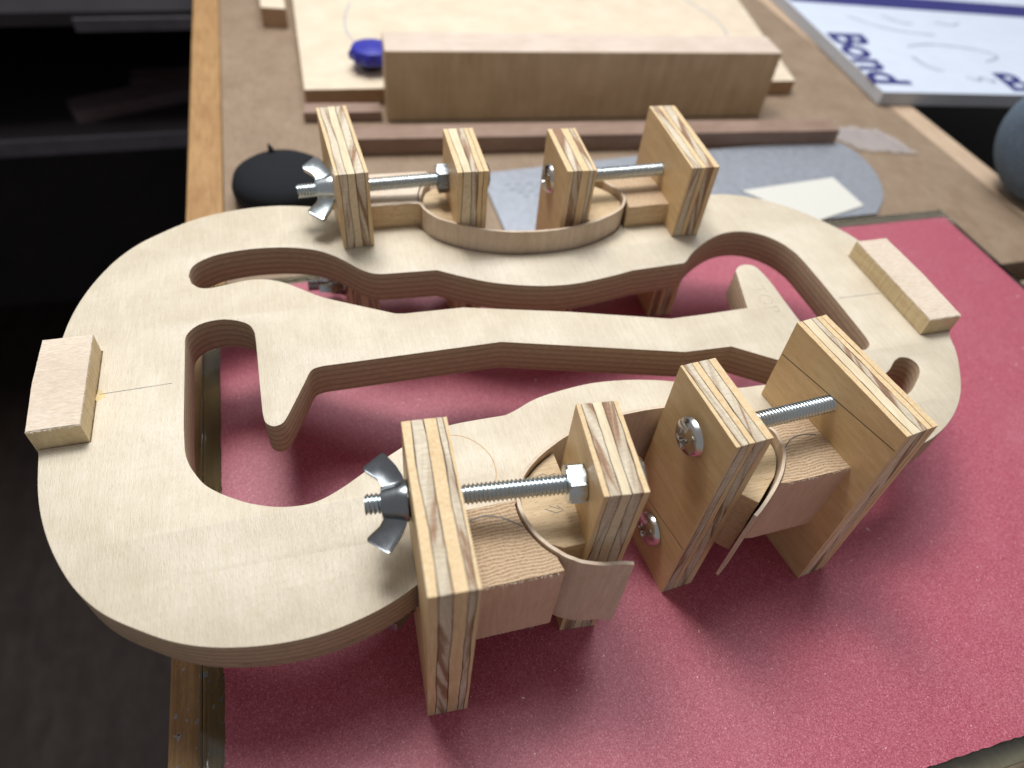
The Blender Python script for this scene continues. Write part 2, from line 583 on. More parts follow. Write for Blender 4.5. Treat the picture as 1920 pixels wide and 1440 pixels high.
outer = path(
    ('l', [(-12.4, -21.5), (-12.4, 21.0), (-28, 21.0)]),
    ('s', lower),
    ('l', [(95.5, 79.2), (114.3, 79.2)]),
    ('s', cb(RIBF, 1)),
    ('l', [(210.5, 62.8), (234, 62.8)]),
    ('s', upper),
    ('l', [(329, 25), (312.8, 25), (312.8, -30.5), (329, -30.5)]),
    ('s', near(upper[:-1] + [(327.4, 31)])[::-1]),
    ('l', [(234, -66.6), (212.5, -66.6)]),
    ('s', cb(RIB, -1)[::-1]),
    ('l', [(115.5, -79), (95.5, -79)]),
    ('s', near(lower)[::-1]),
    ('l', [(-28, -21.5)]))
slotA = path(
    ('s', [(15.8, 17), (16.2, 24), (20.5, 29), (27.7, 30.6), (34.1, 29), (38.8, 25.6), (40.6, 21)]),
    ('l', [(40.9, 15.2), (41.3, -7.9)]),
    ('s', [(41.6, -19), (42.3, -24), (44.5, -26.4), (46.8, -26.4), (48.9, -24.8), (52.2, -18.4)]),
    ('s', [(57.5, -7.2), (58.9, -4.1), (60.6, -2.2), (64, -1.4)]),
    ('l', [(133, -1.3), (204.7, -20.5), (225.6, -21.2)]),
    ('s', [(241.9, -32.4), (252, -40), (262, -46), (272, -48.8), (281, -48), (286, -45.8)]),
    ('s', [(291, -42), (295, -40.6), (298.6, -42), (299.8, -45.6), (297.7, -49.7), (292.7, -54.1), (285.6, -58.8), (274, -62.6), (262, -62), (250, -56), (240, -47), (230.1, -43.3), (217, -42.4), (206, -39), (193.4, -34.4), (185.3, -32), (174.9, -30), (160.8, -29), (145.9, -30.6), (137, -32.6), (129.2, -36), (124.7, -37.6)]),
    ('s', [(116.8, -37.6), (105.1, -38), (95, -40), (86.1, -44.3), (73.8, -51), (64.4, -56.5), (57.4, -59.5), (51.9, -60.2), (44.8, -59.3), (38.5, -57.1), (33.3, -54.4), (27, -50), (22.7, -45.8), (19.8, -40.9), (17.8, -36.2), (16.7, -30.7), (16.1, -19.2)]))
slotB = path(
    ('s', [(16.4, 59), (17.2, 63.5), (19.8, 67.2), (24.9, 70.3), (30.2, 71.9), (39.3, 73), (48.5, 72.8), (58, 71.4), (67.2, 68.3), (74.2, 63.6), (80, 57.7), (84.3, 52.6), (89, 48.8), (93.6, 47.4)]),
    ('l', [(116.8, 46.2)]),
    ('s', [(125.3, 41), (139.3, 33.9), (157.7, 28.7), (173.7, 27.4), (191, 29.4), (203.2, 31.7)]),
    ('l', [(229.2, 32.7)]),
    ('s', [(231, 34), (238.3, 40.6), (249.8, 47.6), (260.1, 51), (270.3, 50.4), (278.7, 45.8), (284.7, 38), (287.4, 29.6)]),
    ('l', [(287.8, 23.6), (287.9, 5.4), (287.6, -10.2)]),
    ('s', [(287.2, -27), (286.2, -31), (283.4, -33.2), (280.9, -33.5), (273, -31.5), (266.5, -25.5), (263.6, -15), (263.4, 0), (263.7, 12.1), (262.9, 21.6), (261.2, 25.6), (257.7, 27), (254, 26.2), (251, 23.6)]),
    ('l', [(244, -.7), (222.8, -1), (207.1, -.9), (165.6, 10.8), (122.8, 21.1), (98.4, 21.7)]),
    ('s', [(95, 22.3), (74.5, 33.2), (66.7, 37.8), (58.8, 44.4), (53.2, 48.8), (47.4, 51.6), (41.6, 52.7), (35.7, 52.2), (29.9, 51), (24.8, 50.2), (20.6, 51), (17.6, 54.2)]))

mould = empty('violin_mould', (150, 0, -15), 'pale birch plywood violin mould with two curving slots, raised over red sandpaper', 'violin mould')
cu = bpy.data.curves.new('mould_outline', 'CURVE')
cu.dimensions = '2D'
cu.fill_mode = 'BOTH'
for poly in (outer, slotA, slotB):
    s = cu.splines.new('POLY')
    s.points.add(len(poly) - 1)
    for p, q in zip(s.points, poly):
        p.co = (q[0] * .001, q[1] * .001, 0, 1)
    s.use_cyclic_u = True
cu.extrude = .0072
cu.bevel_depth = .0003
cu.bevel_resolution = 1
cu.offset = -.0003
tmp = bpy.data.objects.new('mould_outline', cu)
COL.objects.link(tmp)
bpy.context.view_layer.update()
dg = bpy.context.evaluated_depsgraph_get()
me = bpy.data.meshes.new_from_object(tmp.evaluated_get(dg))
bpy.data.objects.remove(tmp)
bpy.data.curves.remove(cu)
me.name = 'board'
me.materials.clear()
me.materials.append(M_face)
me.materials.append(M_edge)
for p in me.polygons:
    p.material_index = 0 if abs(p.normal.z) > .9 else 1
bm = bmesh.new()
bm.from_mesh(me)
bmesh.ops.remove_doubles(bm, verts=bm.verts, dist=1e-6)
bm.to_mesh(me)
bm.free()
me.polygons.foreach_set('use_smooth', [True] * len(me.polygons))
me.set_sharp_from_angle(angle=math.radians(28))
body = bpy.data.objects.new('board', me)
COL.objects.link(body)
body.parent = mould
body.location = (-.150, 0, .0075)
body['org'] = [0, 0, -7.5]

def sawn_block(name, poly, z0, z1, mt, ms, parent, label=None):
    """block with slightly rough sawn top edges"""
    q = []
    n = len(poly)
    for i in range(n):
        a, b = poly[i], poly[(i + 1) % n]
        L = math.dist(a, b)
        k = max(1, int(L / 1.2))
        for j in range(k):
            t = j / k
            q.append((a[0] + (b[0] - a[0]) * t, a[1] + (b[1] - a[1]) * t))
    n = len(q)
    cx = sum(p[0] for p in q) / n
    cy = sum(p[1] for p in q) / n
    vs = [(x, y, z0) for x, y in q]
    vs += [(x + random.uniform(-.12, .1), y + random.uniform(-.12, .1), z1 - .4 + random.uniform(-.3, .2)) for x, y in q]
    vs += [(cx + (x - cx) * .985, cy + (y - cy) * .985, z1 + random.uniform(-.08, .03)) for x, y in q]
    fs = [list(range(n))[::-1]]
    mi = [1]
    for r in range(2):
        for i in range(n):
            j = (i + 1) % n
            fs.append((r * n + i, r * n + j, (r + 1) * n + j, (r + 1) * n + i))
            mi.append(1 if r == 0 else 0)
    fs.append(tuple(range(2 * n, 3 * n)))
    mi.append(0)
    o = mk(name, vs, fs, [mt, ms], parent, midx=mi)
    if label:
        o['label'] = label
    return o

sawn_block('end_block', [(-28.4, -21.2), (-12.7, -21.2), (-12.7, 20.7), (-28.9, 20.7), (-29.4, 0)], -24, 9, M_endtop, M_endside, mould, 'pale end block on the wide end of the mould')
sawn_block('end_block', [(313, -30.2), (329.2, -30.2), (330.3, -3), (329.5, 24.7), (313, 24.7)], -24, 8.6, M_endtop, M_endside, mould, 'longer pale end block beside the pencilled word')

def ribside(R, i0, i1, off):
    """points along a rib curve moved off millimetres to the outside of the C"""
    q = catmull(R, 4)
    out = []
    for i in range(i0, i1):
        a, b = q[i - 1], q[i + 1]
        d = Vector((b[0] - a[0], b[1] - a[1])).normalized()
        out.append((q[i][0] + d.y * off * SIDE, q[i][1] - d.x * off * SIDE))
    return out
SIDE = -1
nl = ribside(RIB, 16, 31, 1.0)
sawn_block('corner_block', [(96.2, -79.2), (96.2, -105.3), (123.6, -105.5)] + nl + [(117.2, -78.8)], -25.6, 10.3, M_block, M_blockside, mould)
nr = ribside(RIB, 77, 92, 1.0)
sawn_block('corner_block', [(213.5, -66.9)] + nr + [(198.5, -98.2 + 4.5), (201, -91.4 - 4.0), (232, -92.0), (228.6, -67.1)], -25.6, 10.3, M_block, M_blockside, mould) if False else \
    sawn_block('corner_block', [(212.6, -67.2)] + nr + [(206, -92.2), (231.6, -91.4), (228.0, -67.2)], -25.6, 10.3, M_block, M_blockside, mould)
SIDE = 1
fl = ribside(RIBF, 16, 31, 1.0)
sawn_block('corner_block', [(93.6, 79.6), (93.2, 105), (123.6, 104)] + fl + [(116, 79.4)], -25.6, 12.0, M_endtop, M_caul, mould)
fr = ribside(RIBF, 77, 92, 1.0)
sawn_block('corner_block', [(211.2, 63.2)] + fr + [(206, 91.5), (233, 91), (232.6, 63.2)], -25.6, 11.0, M_block, M_caul, mould)

def drawn(name, pts, w, z, m, parent):
    v, f = ribbon(pts, w, z)
    return mk(name, v, f, m, parent)
drawn('pencil_line', [(-11.6 + 2.6 * i, -.6 + .08 * i) for i in range(10)], .3, .012, M_pencil, mould)
drawn('pencil_line', [(290 + 2.8 * i, -2.3 - .05 * i) for i in range(9)], .28, .012, M_pencil, mould)
drawn('pencil_arc', catmull([(103, -42.4), (108, -44.3), (112.5, -48.8), (115.2, -55), (115, -62), (112, -68)], 5), .4, .012, M_burn, mould)
drawn('pencil_arc', catmull([(97.5, -86), (100, -83.5), (105, -82.6), (110, -84.2), (115.5, -88.5)], 4), .45, 10.36, M_pencil, mould)
drawn('pencil_arc', catmull([(212.5, -79), (217, -75.8), (222, -74.9), (227, -76)], 4), .45, 10.36, M_pencil, mould)

def text_mesh(name, body_, size, m, parent, origin, ang, bold=0.0, flip=False, shear=0.0):
    c = bpy.data.curves.new(name, 'FONT')
    c.body = body_
    c.size = size * .001
    c.offset = bold * .001
    c.shear = shear
    t = bpy.data.objects.new(name, c)
    COL.objects.link(t)
    bpy.context.view_layer.update()
    me_ = bpy.data.meshes.new_from_object(t.evaluated_get(bpy.context.evaluated_depsgraph_get()))
    bpy.data.objects.remove(t)
    vs = []
    for q in me_.vertices:
        x, y = rotz(q.co.x * 1000, q.co.y * 1000, origin, ang)
        vs.append((x, y, origin[2]))
    fs = [tuple(p.vertices) for p in me_.polygons]
    bpy.data.meshes.remove(me_)
    return mk(name, vs, fs, m, parent)
M_faint = plain('faint_pencil', (.46, .385, .29), .6, var=.3, vs=1)
text_mesh('pencil_lettering', 'TOP', 9.5, M_faint, mould, (252.2, 12.5, .012), -math.pi / 2 - .02, -.18)
# split and void in an outer ply of the wide end, glue squeeze-out and torn fibres
edge = [p for p in near(catmull(lower, 8)) if 30 < p[0] < 66]
v, f = [], []
for i, p in enumerate(edge):
    a, b = edge[max(0, i - 1)], edge[min(len(edge) - 1, i + 1)]
    d = Vector((b[0] - a[0], b[1] - a[1])).normalized()
    nrm = (d.y, -d.x) if d.y * 0 - d.x < 0 else (-d.y, d.x)
    h = .12 + .55 * max(0, mnoise.noise((i * .35, 2.3, .7)))
    zc = -12.1 + .25 * mnoise.noise((i * .15, 5, 1))
    for s_ in (-1, 1):
        v.append((p[0] + nrm[0] * .05, p[1] + nrm[1] * .05, zc + s_ * h / 2))
for i in range(len(edge) - 1):
    f.append((2 * i, 2 * i + 1, 2 * i + 3, 2 * i + 2))
mk('edge_void', v, f, plain('open_void', (.02, .012, .01), .9), mould)
v = [(-12.2 + r * math.cos(a_) * .8 + 1.0, -1.0 + r * math.sin(a_) * 1.9, .008) for a_, r in [(k * .45, random.uniform(.9, 2.2)) for k in range(14)]]
mk('glue_stain', v, [tuple(range(14))], plain('amber_glue', (.62, .47, .24), .3), mould)
v, f = [], []
def fibre(x, y, z, dx, dy, dz):
    n0 = len(v)
    w = .07
    v.extend([(x - w, y, z), (x + w, y + .03, z), (x, y + w, z + .05), (x + dx, y + dy, z + dz)])
    f.extend([(n0, n0 + 1, n0 + 3), (n0 + 1, n0 + 2, n0 + 3), (n0 + 2, n0, n0 + 3)])
for x0, y0, x1, y1, zt_, k in ((97, -105.4, 123.5, -105.6, 10.0, 70), (206, -92.3, 231, -91.5, 10.0, 45), (-28.4, -21.3, -13, -21.3, 8.6, 40), (-12.7, -21, -12.7, 20, 8.7, 25), (97, -105.4, 123.5, -105.6, -25.4, 40)):
    for j in range(k):
        t = random.random()
        L = random.uniform(.25, .9) * (2.2 if random.random() < .07 else 1)
        fibre(x0 + (x1 - x0) * t, y0 + (y1 - y0) * t, zt_ + random.uniform(-.15, .25), random.uniform(-.6, .6) * L, -random.uniform(.2, 1) * L, random.uniform(-.9, .5) * L)
fz_ = mk('torn_fibres', v, f, M_chip, mould)
fz_['kind'] = 'stuff'

# ------------------------------------------------------------------ ribs
def rib_strip(name, R, label, zt, zb, grp):
    q = catmull(R, 5)
    v, f = [], []
    n = len(q)
    rows = 6
    for side in (-1, 1):
        for i, p in enumerate(q):
            a, b = q[max(0, i - 1)], q[min(n - 1, i + 1)]
            d = Vector((b[0] - a[0], b[1] - a[1])).normalized()
            for r in range(rows):
                t = r / (rows - 1)
                z = zt + (zb - zt) * t
                e = 0
                if i == 0 or i == n - 1:
                    e = (mnoise.noise((t * 9, i, 3)) * .5 + .8 * t) * (-1 if i == 0 else 1)
                if r in (0, rows - 1):
                    z += mnoise.noise((i * .35, r, 1.5)) * .35
                v.append((p[0] - d.y * side * .55 + d.x * e, p[1] + d.x * side * .55 + d.y * e, z))
    m_ = n * rows
    for i in range(n - 1):
        for r in range(rows - 1):
            a = i * rows + r
            f.append((a, a + 1, a + rows + 1, a + rows))
            f.append((m_ + a, m_ + a + rows, m_ + a + rows + 1, m_ + a + 1))
    for i in range(n - 1):
        for r in (0, rows - 1):
            a = i * rows + r
            f.append((a, a + rows, m_ + a + rows, m_ + a))
    for i in (0, n - 1):
        for r in range(rows - 1):
            a = i * rows + r
            f.append((a, a + 1, m_ + a + 1, m_ + a))
    o = mk(name, v, f, M_rib, smooth=True, angle=50)
    return tag(o, label, 'rib', grp)
rib_strip('violin_rib', RIB, 'bent maple rib strip with a loose tail hanging over the red sandpaper', 11.5, -27, 'bent rib strips')
rib_strip('violin_rib', RIBF[4:23], 'bent maple rib strip rising in a low arc beside the grey sheet', 11.5, -27, 'bent rib strips')

# ------------------------------------------------------------------ clamps
PLIES = {
    'a': ((0, .20, .48, .77, .91, 1.0), ('face', 's0', 'pale', 's1', 'face')),
    'b': ((0, .12, .36, .62, .88, 1.0), ('face', 's1', 'cream', 's0', 'face')),
    'c': ((0, .16, .46, .66, .84, 1.0), ('face', 'cream', 's0', 'pale', 'face')),
    'd': ((0, .10, .34, .52, .80, 1.0), ('face', 's1', 'pale', 's0', 'face')),
}
T = 13.2
ZT, ZB = 37.0, -51.95

def jaw(name, clamp, c, th, d, plies, notch=None, lean=(0, 0), seed=0, ztop=ZT, seam=None):
    """plywood jaw: dark glue core and five plies with wavy glue lines between them.
    notch = (v0, v1): part of the depth cut away to straddle the mould."""
    th = math.radians(th)
    la, lb = math.radians(lean[0]), math.radians(lean[1])
    zm = (ztop + ZB) / 2
    def place_(u, v, z):
        zz = z - ZB
        x, y = rotz(u + zz * math.tan(lb), v - zz * math.tan(la), c, th)
        return (x, y, z)
    fr_, kinds = PLIES[plies]
    nv = max(6, int(d / 3))
    vsx = [-d / 2 + d * i / nv for i in range(nv + 1)]
    zsx = [ZB + (ztop - ZB) * i / 26 for i in range(27)]
    if notch:
        for nn in notch:
            vsx = sorted([q for q in vsx if abs(q - nn) > 1.2] + [nn])
        for nn in (-15.4, .35):
            zsx = sorted([q for q in zsx if abs(q - nn) > 1.5] + [nn])
    def solid(i, j):
        if not notch:
            return True
        vm, zz = (vsx[i] + vsx[i + 1]) / 2, (zsx[j] + zsx[j + 1]) / 2
        return not (min(notch) < vm < max(notch) and -15.4 < zz < .35)
    def sheet(u0f, u1f, inset):
        v, f, ix, mi = [], [], {}, []
        NI, NJ = len(vsx), len(zsx)
        def vert(i, j, s):
            key = (i, j, s)
            if key not in ix:
                vv, zz = vsx[i], zsx[j]
                if inset:
                    vv = max(-d / 2 + inset, min(d / 2 - inset, vv))
                    zz = max(ZB + inset, min(ztop - inset, zz))
                    if notch:
                        if abs(vsx[i] - notch[0]) < .01:
                            vv += -inset if notch[0] == min(notch) else inset
                        if abs(zsx[j] + 15.4) < .01: zz -= inset
                        if abs(zsx[j] - .35) < .01: zz += inset
                else:
                    edge = i in (0, NI - 1) or j in (0, NJ - 1)
                    if edge:
                        k = mnoise.noise((vv * .5 + seed, zz * .5, s * 7.1 + u0f(0, 0)))
                        if i in (0, NI - 1): vv += .10 * k
                        if j == NJ - 1: zz += .12 * k
                ix[key] = len(v)
                v.append(place_((u0f if s == 0 else u1f)(vv, zz), vv, zz))
            return ix[key]
        for i in range(NI - 1):
            for j in range(NJ - 1):
                if not solid(i, j):
                    continue
                f.append((vert(i, j, 0), vert(i, j + 1, 0), vert(i + 1, j + 1, 0), vert(i + 1, j, 0))); mi.append(0)
                f.append((vert(i, j, 1), vert(i + 1, j, 1), vert(i + 1, j + 1, 1), vert(i, j + 1, 1))); mi.append(0)
                for di, dj, e in ((-1, 0, ((i, j), (i, j + 1))), (1, 0, ((i + 1, j), (i + 1, j + 1))), (0, -1, ((i, j), (i + 1, j))), (0, 1, ((i, j + 1), (i + 1, j + 1)))):
                    a, b = i + di, j + dj
                    if not (0 <= a < NI - 1 and 0 <= b < NJ - 1 and solid(a, b)):
                        f.append((vert(*e[0], 0), vert(*e[1], 0), vert(*e[1], 1), vert(*e[0], 1))); mi.append(1)
        return v, f, mi
    def iface(k, sgn):
        def fn(v, z):
            base = (fr_[k] - .5) * T
            if k in (0, 5):
                return base
            w1 = mnoise.noise((v * .045 + seed * 3, z * .045, k * 5.3)) * .6 + mnoise.noise((v * .25, z * .25 + seed, k * 2.7)) * .18
            gap = .13 + .16 * max(0, mnoise.noise((v * .12, z * .12 + 4, k + seed)))
            return base + w1 + sgn * gap
        return fn
    v, f, mi = sheet(lambda a, b: -T / 2 + .5, lambda a, b: T / 2 - .5, .35)
    root = mk(name, v, f, M_glue, clamp)
    look = {'face': (M_jawface, M_pale), 'pale': (M_pale, M_pale), 'cream': (M_cream, M_cream), 's0': (M_streak[0], M_streak[0]), 's1': (M_streak[1], M_streak[1])}
    for k in range(5):
        v, f, mi = sheet(iface(k, 1), iface(k + 1, -1), 0)
        mk('ply', v, f, list(look[kinds[k]]), root, midx=mi)
    if seam:
        (v0, z0), (v1, z1) = seam
        w_ = .16
        mk('seam', [place_(-T / 2 - .03, v0, z0 - w_), place_(-T / 2 - .03, v0, z0 + w_), place_(-T / 2 - .03, v1, z1 + w_), place_(-T / 2 - .03, v1, z1 - w_)], [(0, 1, 2, 3)], M_glue, root)
    return root, place_

def thread_rod(L, r1=3.12, r0=2.48, pitch=1.27, seg=20, per=6):
    v, f = [], []
    n = int(L / pitch * per)
    for i in range(n + 1):
        z = i * pitch / per
        end = min(1, (L - z) / 1.2)
        for k in range(seg):
            ph = (z / pitch - k / seg) % 1.0
            tri = 1 - abs(2 * ph - 1)
            r = r0 + (r1 - r0) * min(1, max(0, tri * 1.25 - .1))
            r = min(r, r0 + (r1 - r0) * end + .0)
            a = 2 * math.pi * k / seg
            v.append((r * math.cos(a), r * math.sin(a), z))
    for i in range(n):
        for k in range(seg):
            k2 = (k + 1) % seg
            f.append((i * seg + k, i * seg + k2, (i + 1) * seg + k2, (i + 1) * seg + k))
    f.append(tuple(range(seg))[::-1])
    f.append(tuple(n * seg + k for k in range(seg)))
    return v, f

def head_mesh():
    """truss head with a cross recess, flat side at z = 0, dome to +z"""
    v, f = [], []
    seg, rings = 56, 18
    R, H = 6.9, 3.6
    for i in range(rings + 1):
        r = R * i / rings
        for k in range(seg):
            a = 2 * math.pi * k / seg
            x, y = r * math.cos(a), r * math.sin(a)
            z = H * math.sqrt(max(0, 1 - (r / R) ** 2.3))
            cr = min(abs(x), abs(y))
            if r < 3.4 and cr < .85:
                z -= 2.2 * (1 - r / 3.6) + .35
            v.append((x, y, z))
    for i in range(rings):
        for k in range(seg):
            k2 = (k + 1) % seg
            f.append((i * seg + k, i * seg + k2, (i + 1) * seg + k2, (i + 1) * seg + k))
    n0 = len(v)
    for k in range(seg):
        a = 2 * math.pi * k / seg
        v.append((R * math.cos(a), R * math.sin(a), -.0))
    f.append(tuple(rings * seg + k for k in range(seg)))
    return v, f

def wing_mesh():
    """wing nut, bearing face at z = 0, wings lean towards +z"""
    v, f = lathe([(3.1, -.0), (6.1, 0), (6.2, .8), (5.6, 3.0), (5.0, 6.2), (4.6, 7.6), (3.2, 7.8)], 28)
    prof = [(4.6, .6), (7.5, 1.2), (11.0, 3.0), (15.0, 6.1), (15.4, 6.8), (15.2, 7.5), (11.5, 12.7), (10.8, 12.9), (10.0, 12.5), (7.2, 9.0), (4.2, 7.2)]
    for s in (-1, 1):
        n = len(prof)
        n0 = len(v)
        lay = ((-1.45, .88), (-1.75, 1.0), (1.75, 1.0), (1.45, .88))
        cr = sum(p[0] for p in prof) / n
        ch = sum(p[1] for p in prof) / n
        for t, k in lay:
            for r, h in prof:
                rr, hh = (cr + (r - cr) * k) * .93, (ch + (h - ch) * k) * .95
                tt = t * (1.0 - .018 * max(0, rr - 5))
                v.append((s * rr, tt, hh))
        for L in range(3):
            for i in range(n):
                j = (i + 1) % n
                f.append((n0 + L * n + i, n0 + L * n + j, n0 + (L + 1) * n + j, n0 + (L + 1) * n + i))
        f.append(tuple(n0 + i for i in range(n)))
        f.append(tuple(n0 + 3 * n + i for i in range(n)))
    return v, f

def nut_mesh():
    v, f = [], []
    prof = [(.87, 0), (1.0, .55), (1.0, 4.9), (.87, 5.5)]
    seg = 36
    R = 5.56
    for s, h in prof:
        for k in range(seg):
            a = 2 * math.pi * k / seg
            m_ = (a + math.pi / 6) % (math.pi / 3) - math.pi / 6
            hexr = R / math.cos(m_)
            r = hexr if s == 1.0 else min(hexr, R * 1.02)
            v.append((r * math.cos(a), r * math.sin(a), h))
    for i in range(3):
        for k in range(seg):
            k2 = (k + 1) % seg
            f.append((i * seg + k, i * seg + k2, (i + 1) * seg + k2, (i + 1) * seg + k))
    f.append(tuple(range(seg))[::-1])
    f.append(tuple(3 * seg + k for k in range(seg)))
    return v, f
HEAD, WING, NUT = head_mesh(), wing_mesh(), nut_mesh()

def clamp(label, oc, oth, ic, ith, od, id_, side, bolts, caul, pl, notch, lean=((0, 0), (0, 0)), seed=0, seams=(None, None), scribble=()):
    """side = -1: outer jaw lies towards -x of the inner jaw"""
    th_ = (oc[0] + ic[0]) / 2, (oc[1] + ic[1]) / 2
    cl = empty('rib_clamp', (th_[0], th_[1], ZB), label, 'clamp', 'plywood rib clamps on the mould')
    j1, p1 = jaw('outer_jaw', cl, oc, oth, od, pl[0], notch, lean[0], seed, seam=seams[0])
    j2, p2 = jaw('inner_jaw', cl, ic, ith, id_, pl[1], None, lean[1], seed + 11, seam=seams[1])
    for (a, b, roll, nut) in bolts:
        A, B = Vector(a), Vector(b)         # A: wing nut end, B: head end
        ax = (B - A).normalized()
        L = (B - A).length
        v, f = thread_rod(L)
        bo = mk('bolt', place(v, A, ax), f, M_zinc, cl, smooth=True, angle=80)
        v, f = HEAD
        mk('screw_head', place(v, B, ax, .5), f, M_head, bo, smooth=True, angle=50)
        # wing nut seats on the far face of the outer jaw
        def hit(c, th, s, off):
            n = Vector((math.cos(math.radians(th)), math.sin(math.radians(th)), 0))
            P0 = Vector((c[0], c[1], 0)) + n * s * (T / 2 + off)
            t = (P0 - A).dot(n) / ax.dot(n)
            return A + ax * t
        w_ = hit(oc, oth, side, .15)
        if nut:
            v, f = WING
            mk('wing_nut', place(v, w_, -ax, roll), f, M_wing if nut == 1 else M_zinc, cl, smooth=True, angle=38)
        else:
            v, f = NUT
            mk('hex_nut', place(v, w_, -ax, roll), f, M_zinc, cl, smooth=True, angle=25)
        if nut:
            q = hit(ic, ith, side, .15)
            v, f = NUT
            mk('hex_nut', place(v, q, -ax, .35), f, M_zinc if nut == 1 else M_wing, cl, smooth=True, angle=25)
    if caul:
        poly, z0, z1 = caul
        v, f = prism(poly, z0, z1)
        ca = bevel(mk('caul', v, f, M_caul, cl), .35)
        for q in scribble:
            drawn('pencil_mark', q, .28, z1 + .03, M_pencil, ca)
    return cl

def inside(R, i0, i1, off=1.0):
    global SIDE
    s = SIDE
    SIDE = -1 if R is RIB else 1
    q = ribside(R, i0, i1, -off)
    SIDE = s
    return q

# wide end, standing over the red sheet: wing nut and hex nut in view
NLc = [(133.9, -62.8), (134.9, -97.2)] + [(126.2, -97.2)] + inside(RIB, 20, 44, 1.1)
clamp('plywood clamp with large dark wing nut and hex nut, beside the loose rib tail', (89, -90), -3, (141, -83.3), -5.5, 54, 33, -1,
      [((70.6, -77.2, 20.2), (149.6, -87.3, 24.4), 1.15 + math.pi / 2, 1), ((72, -80, -36), (149.6, -86, -36), .4, 1)],
      (NLc, -21, 8.2), ('a', 'b'), (-7.6, 27.1), seed=1, scribble=([(125, -71), (128, -70.2), (129.5, -71.4), (131.8, -70.8)], [(126, -72.6), (129.8, -72.2)], [(124.6, -83), (127.8, -85.2), (130.2, -84.6), (128.6, -82.6)], [(126.2, -82.2), (129.2, -84)]))
# narrow end, near: round screw heads in view
NRc = [(188.2, -58.2)] + inside(RIB, 66, 90, 1.1) + [(194.4, -95.6), (189.6, -90.6)]
clamp('plywood clamp with splayed jaws and two round screw heads, standing on red sandpaper', (235, -74), 8, (181, -76.7), 4.5, 53, 34, 1,
      [((250, -70.9, 22.4), (173.9, -76.2, 23.6), .6, 0), ((250, -71.5, -34), (173.9, -76.6, -33), .0, 0)],
      (NRc, -24, 7.4), ('c', 'd'), (-9.4, 26.6), lean=((-1.4, .4), (-1.6, 1.2)), seed=2, seams=(((26.2, 22.0), (-26.2, 29.5)), ((17, -26.5), (-17, -20.5))))
FLc = [(129.6, 63.4), (129.8, 97.0)] + [(124.6, 94.6)] + inside(RIBF, 20, 43, 1.1)
clamp('plywood clamp beside the round black case, wing nut out over the mould', (86, 95), 2.5, (136.5, 79.6), -2, 55, 35, -1,
      [((64, 87.6, 17.2), (145.2, 83.8, 20.6), 1.0 + math.pi / 2, 2), ((62, 88, -36), (145, 84, -36), .5, 2)],
      (FLc, -21, 8.2), ('b', 'c'), (-27.6, 10.2), lean=((.6, -.8), (.4, -.6)), seed=3)
FRc = [(190.8, 56.6)] + inside(RIBF, 68, 88, 1.1) + [(196, 93), (190.6, 93)]
clamp('plywood clamp with tall outer jaw standing in front of the grey steel sheet', (240, 80), -3, (183.8, 74.8), -3, 55, 35, 1,
      [((254, 79, 19.8), (176.4, 79, 19.5), .65, 0), ((254, 79, -36), (176.4, 79, -36), .3, 0)],
      (FRc, -21, 8.2), ('d', 'a'), (-27.6, 4.2), lean=((.6, -.6), (.8, -1.0)), seed=4)

# ------------------------------------------------------------------ things on the bench
def board(name, poly, z0, z1, mt, ms, label, cat, bv=.5):
    v, f = prism(poly, z0, z1)
    o = mk(name, v, f, [mt, ms], midx=[0, 0] + [1] * len(poly))
    bevel(o, bv)
    return tag(o, label, cat)
pb = board('plywood_board', [(77, 316), (468, 296), (534, 610), (84, 640)], -61.6, -50, M_board, M_boardedge, 'wide pale plywood board lying under the thick timber, faint pencil curve on it', 'board')
pb['org'] = pb['org']
drawn('pencil_curve', catmull([(128, 470), (120, 440), (118, 410), (124, 385), (136, 364), (150, 350)], 6), 1.3, -49.95, M_graphite, pb)
drawn('pencil_curve', catmull([(440, 480), (452, 440), (455, 410), (450, 384)], 6), 1.5, -49.95, M_graphite, pb)
tv, tf = prism([(131, 287.5), (421, 264), (423.6, 293), (133.4, 318)], -61.6, -12)
for i, q in enumerate(tv):
    pass
tb = mk('timber_block', tv, tf, [M_timbertop, M_timber], midx=[0, 0, 1, 1, 1, 1])
bevel(tb, .8)
tag(tb, 'thick brown timber billet with pale top lying in front of the plywood board', 'timber')
board('wooden_lath', [(88, 246), (459, 216), (462, 233), (90, 264)], -61.6, -49.5, M_lath, M_lath, 'long thin reddish lath lying between the timber billet and the grey sheet', 'lath')
board('lath_offcut', [(74, 292), (127, 288), (128, 301), (75, 306)], -61.6, -54.5, M_lath, M_lath, 'short reddish offcut lying under the plywood board edge', 'offcut')
board('small_block', [(54, 452), (73.5, 448), (74, 520), (54, 520)], -61.6, -46, M_board, M_boardedge, 'small wooden block beside the wide plywood board', 'block')

# grey steel sheet with a curved end and a printed mark
sp_ = catmull([(466, 214), (470, 196), (466, 170), (454, 146), (436, 128)], 6)
poly = [(180, 128)] + [(180, 211), (300, 218.5)] + [(456, 222)] + sp_
st = board('steel_sheet', poly, -61.2, -60.2, M_steel, M_steel, 'thin blue grey steel sheet with a rounded end lying behind the mould', 'steel sheet', .2)
for k in range(4):
    for j in range(5 - k):
        x_ = 192 + 7.4 * j + 3.2 * k
        drawn('printed_mark', [(x_, 195 - 4.6 * k), (x_ + random.uniform(3, 6.4), 195 - 4.6 * k + .4)], 1.5, -60.15, M_print, st)
board('white_card', [(352, 166), (429, 172), (431, 137), (384, 125)], -60.0, -59.4, M_paper, M_paper, 'small white card lying on the grey steel sheet', 'card', .1)

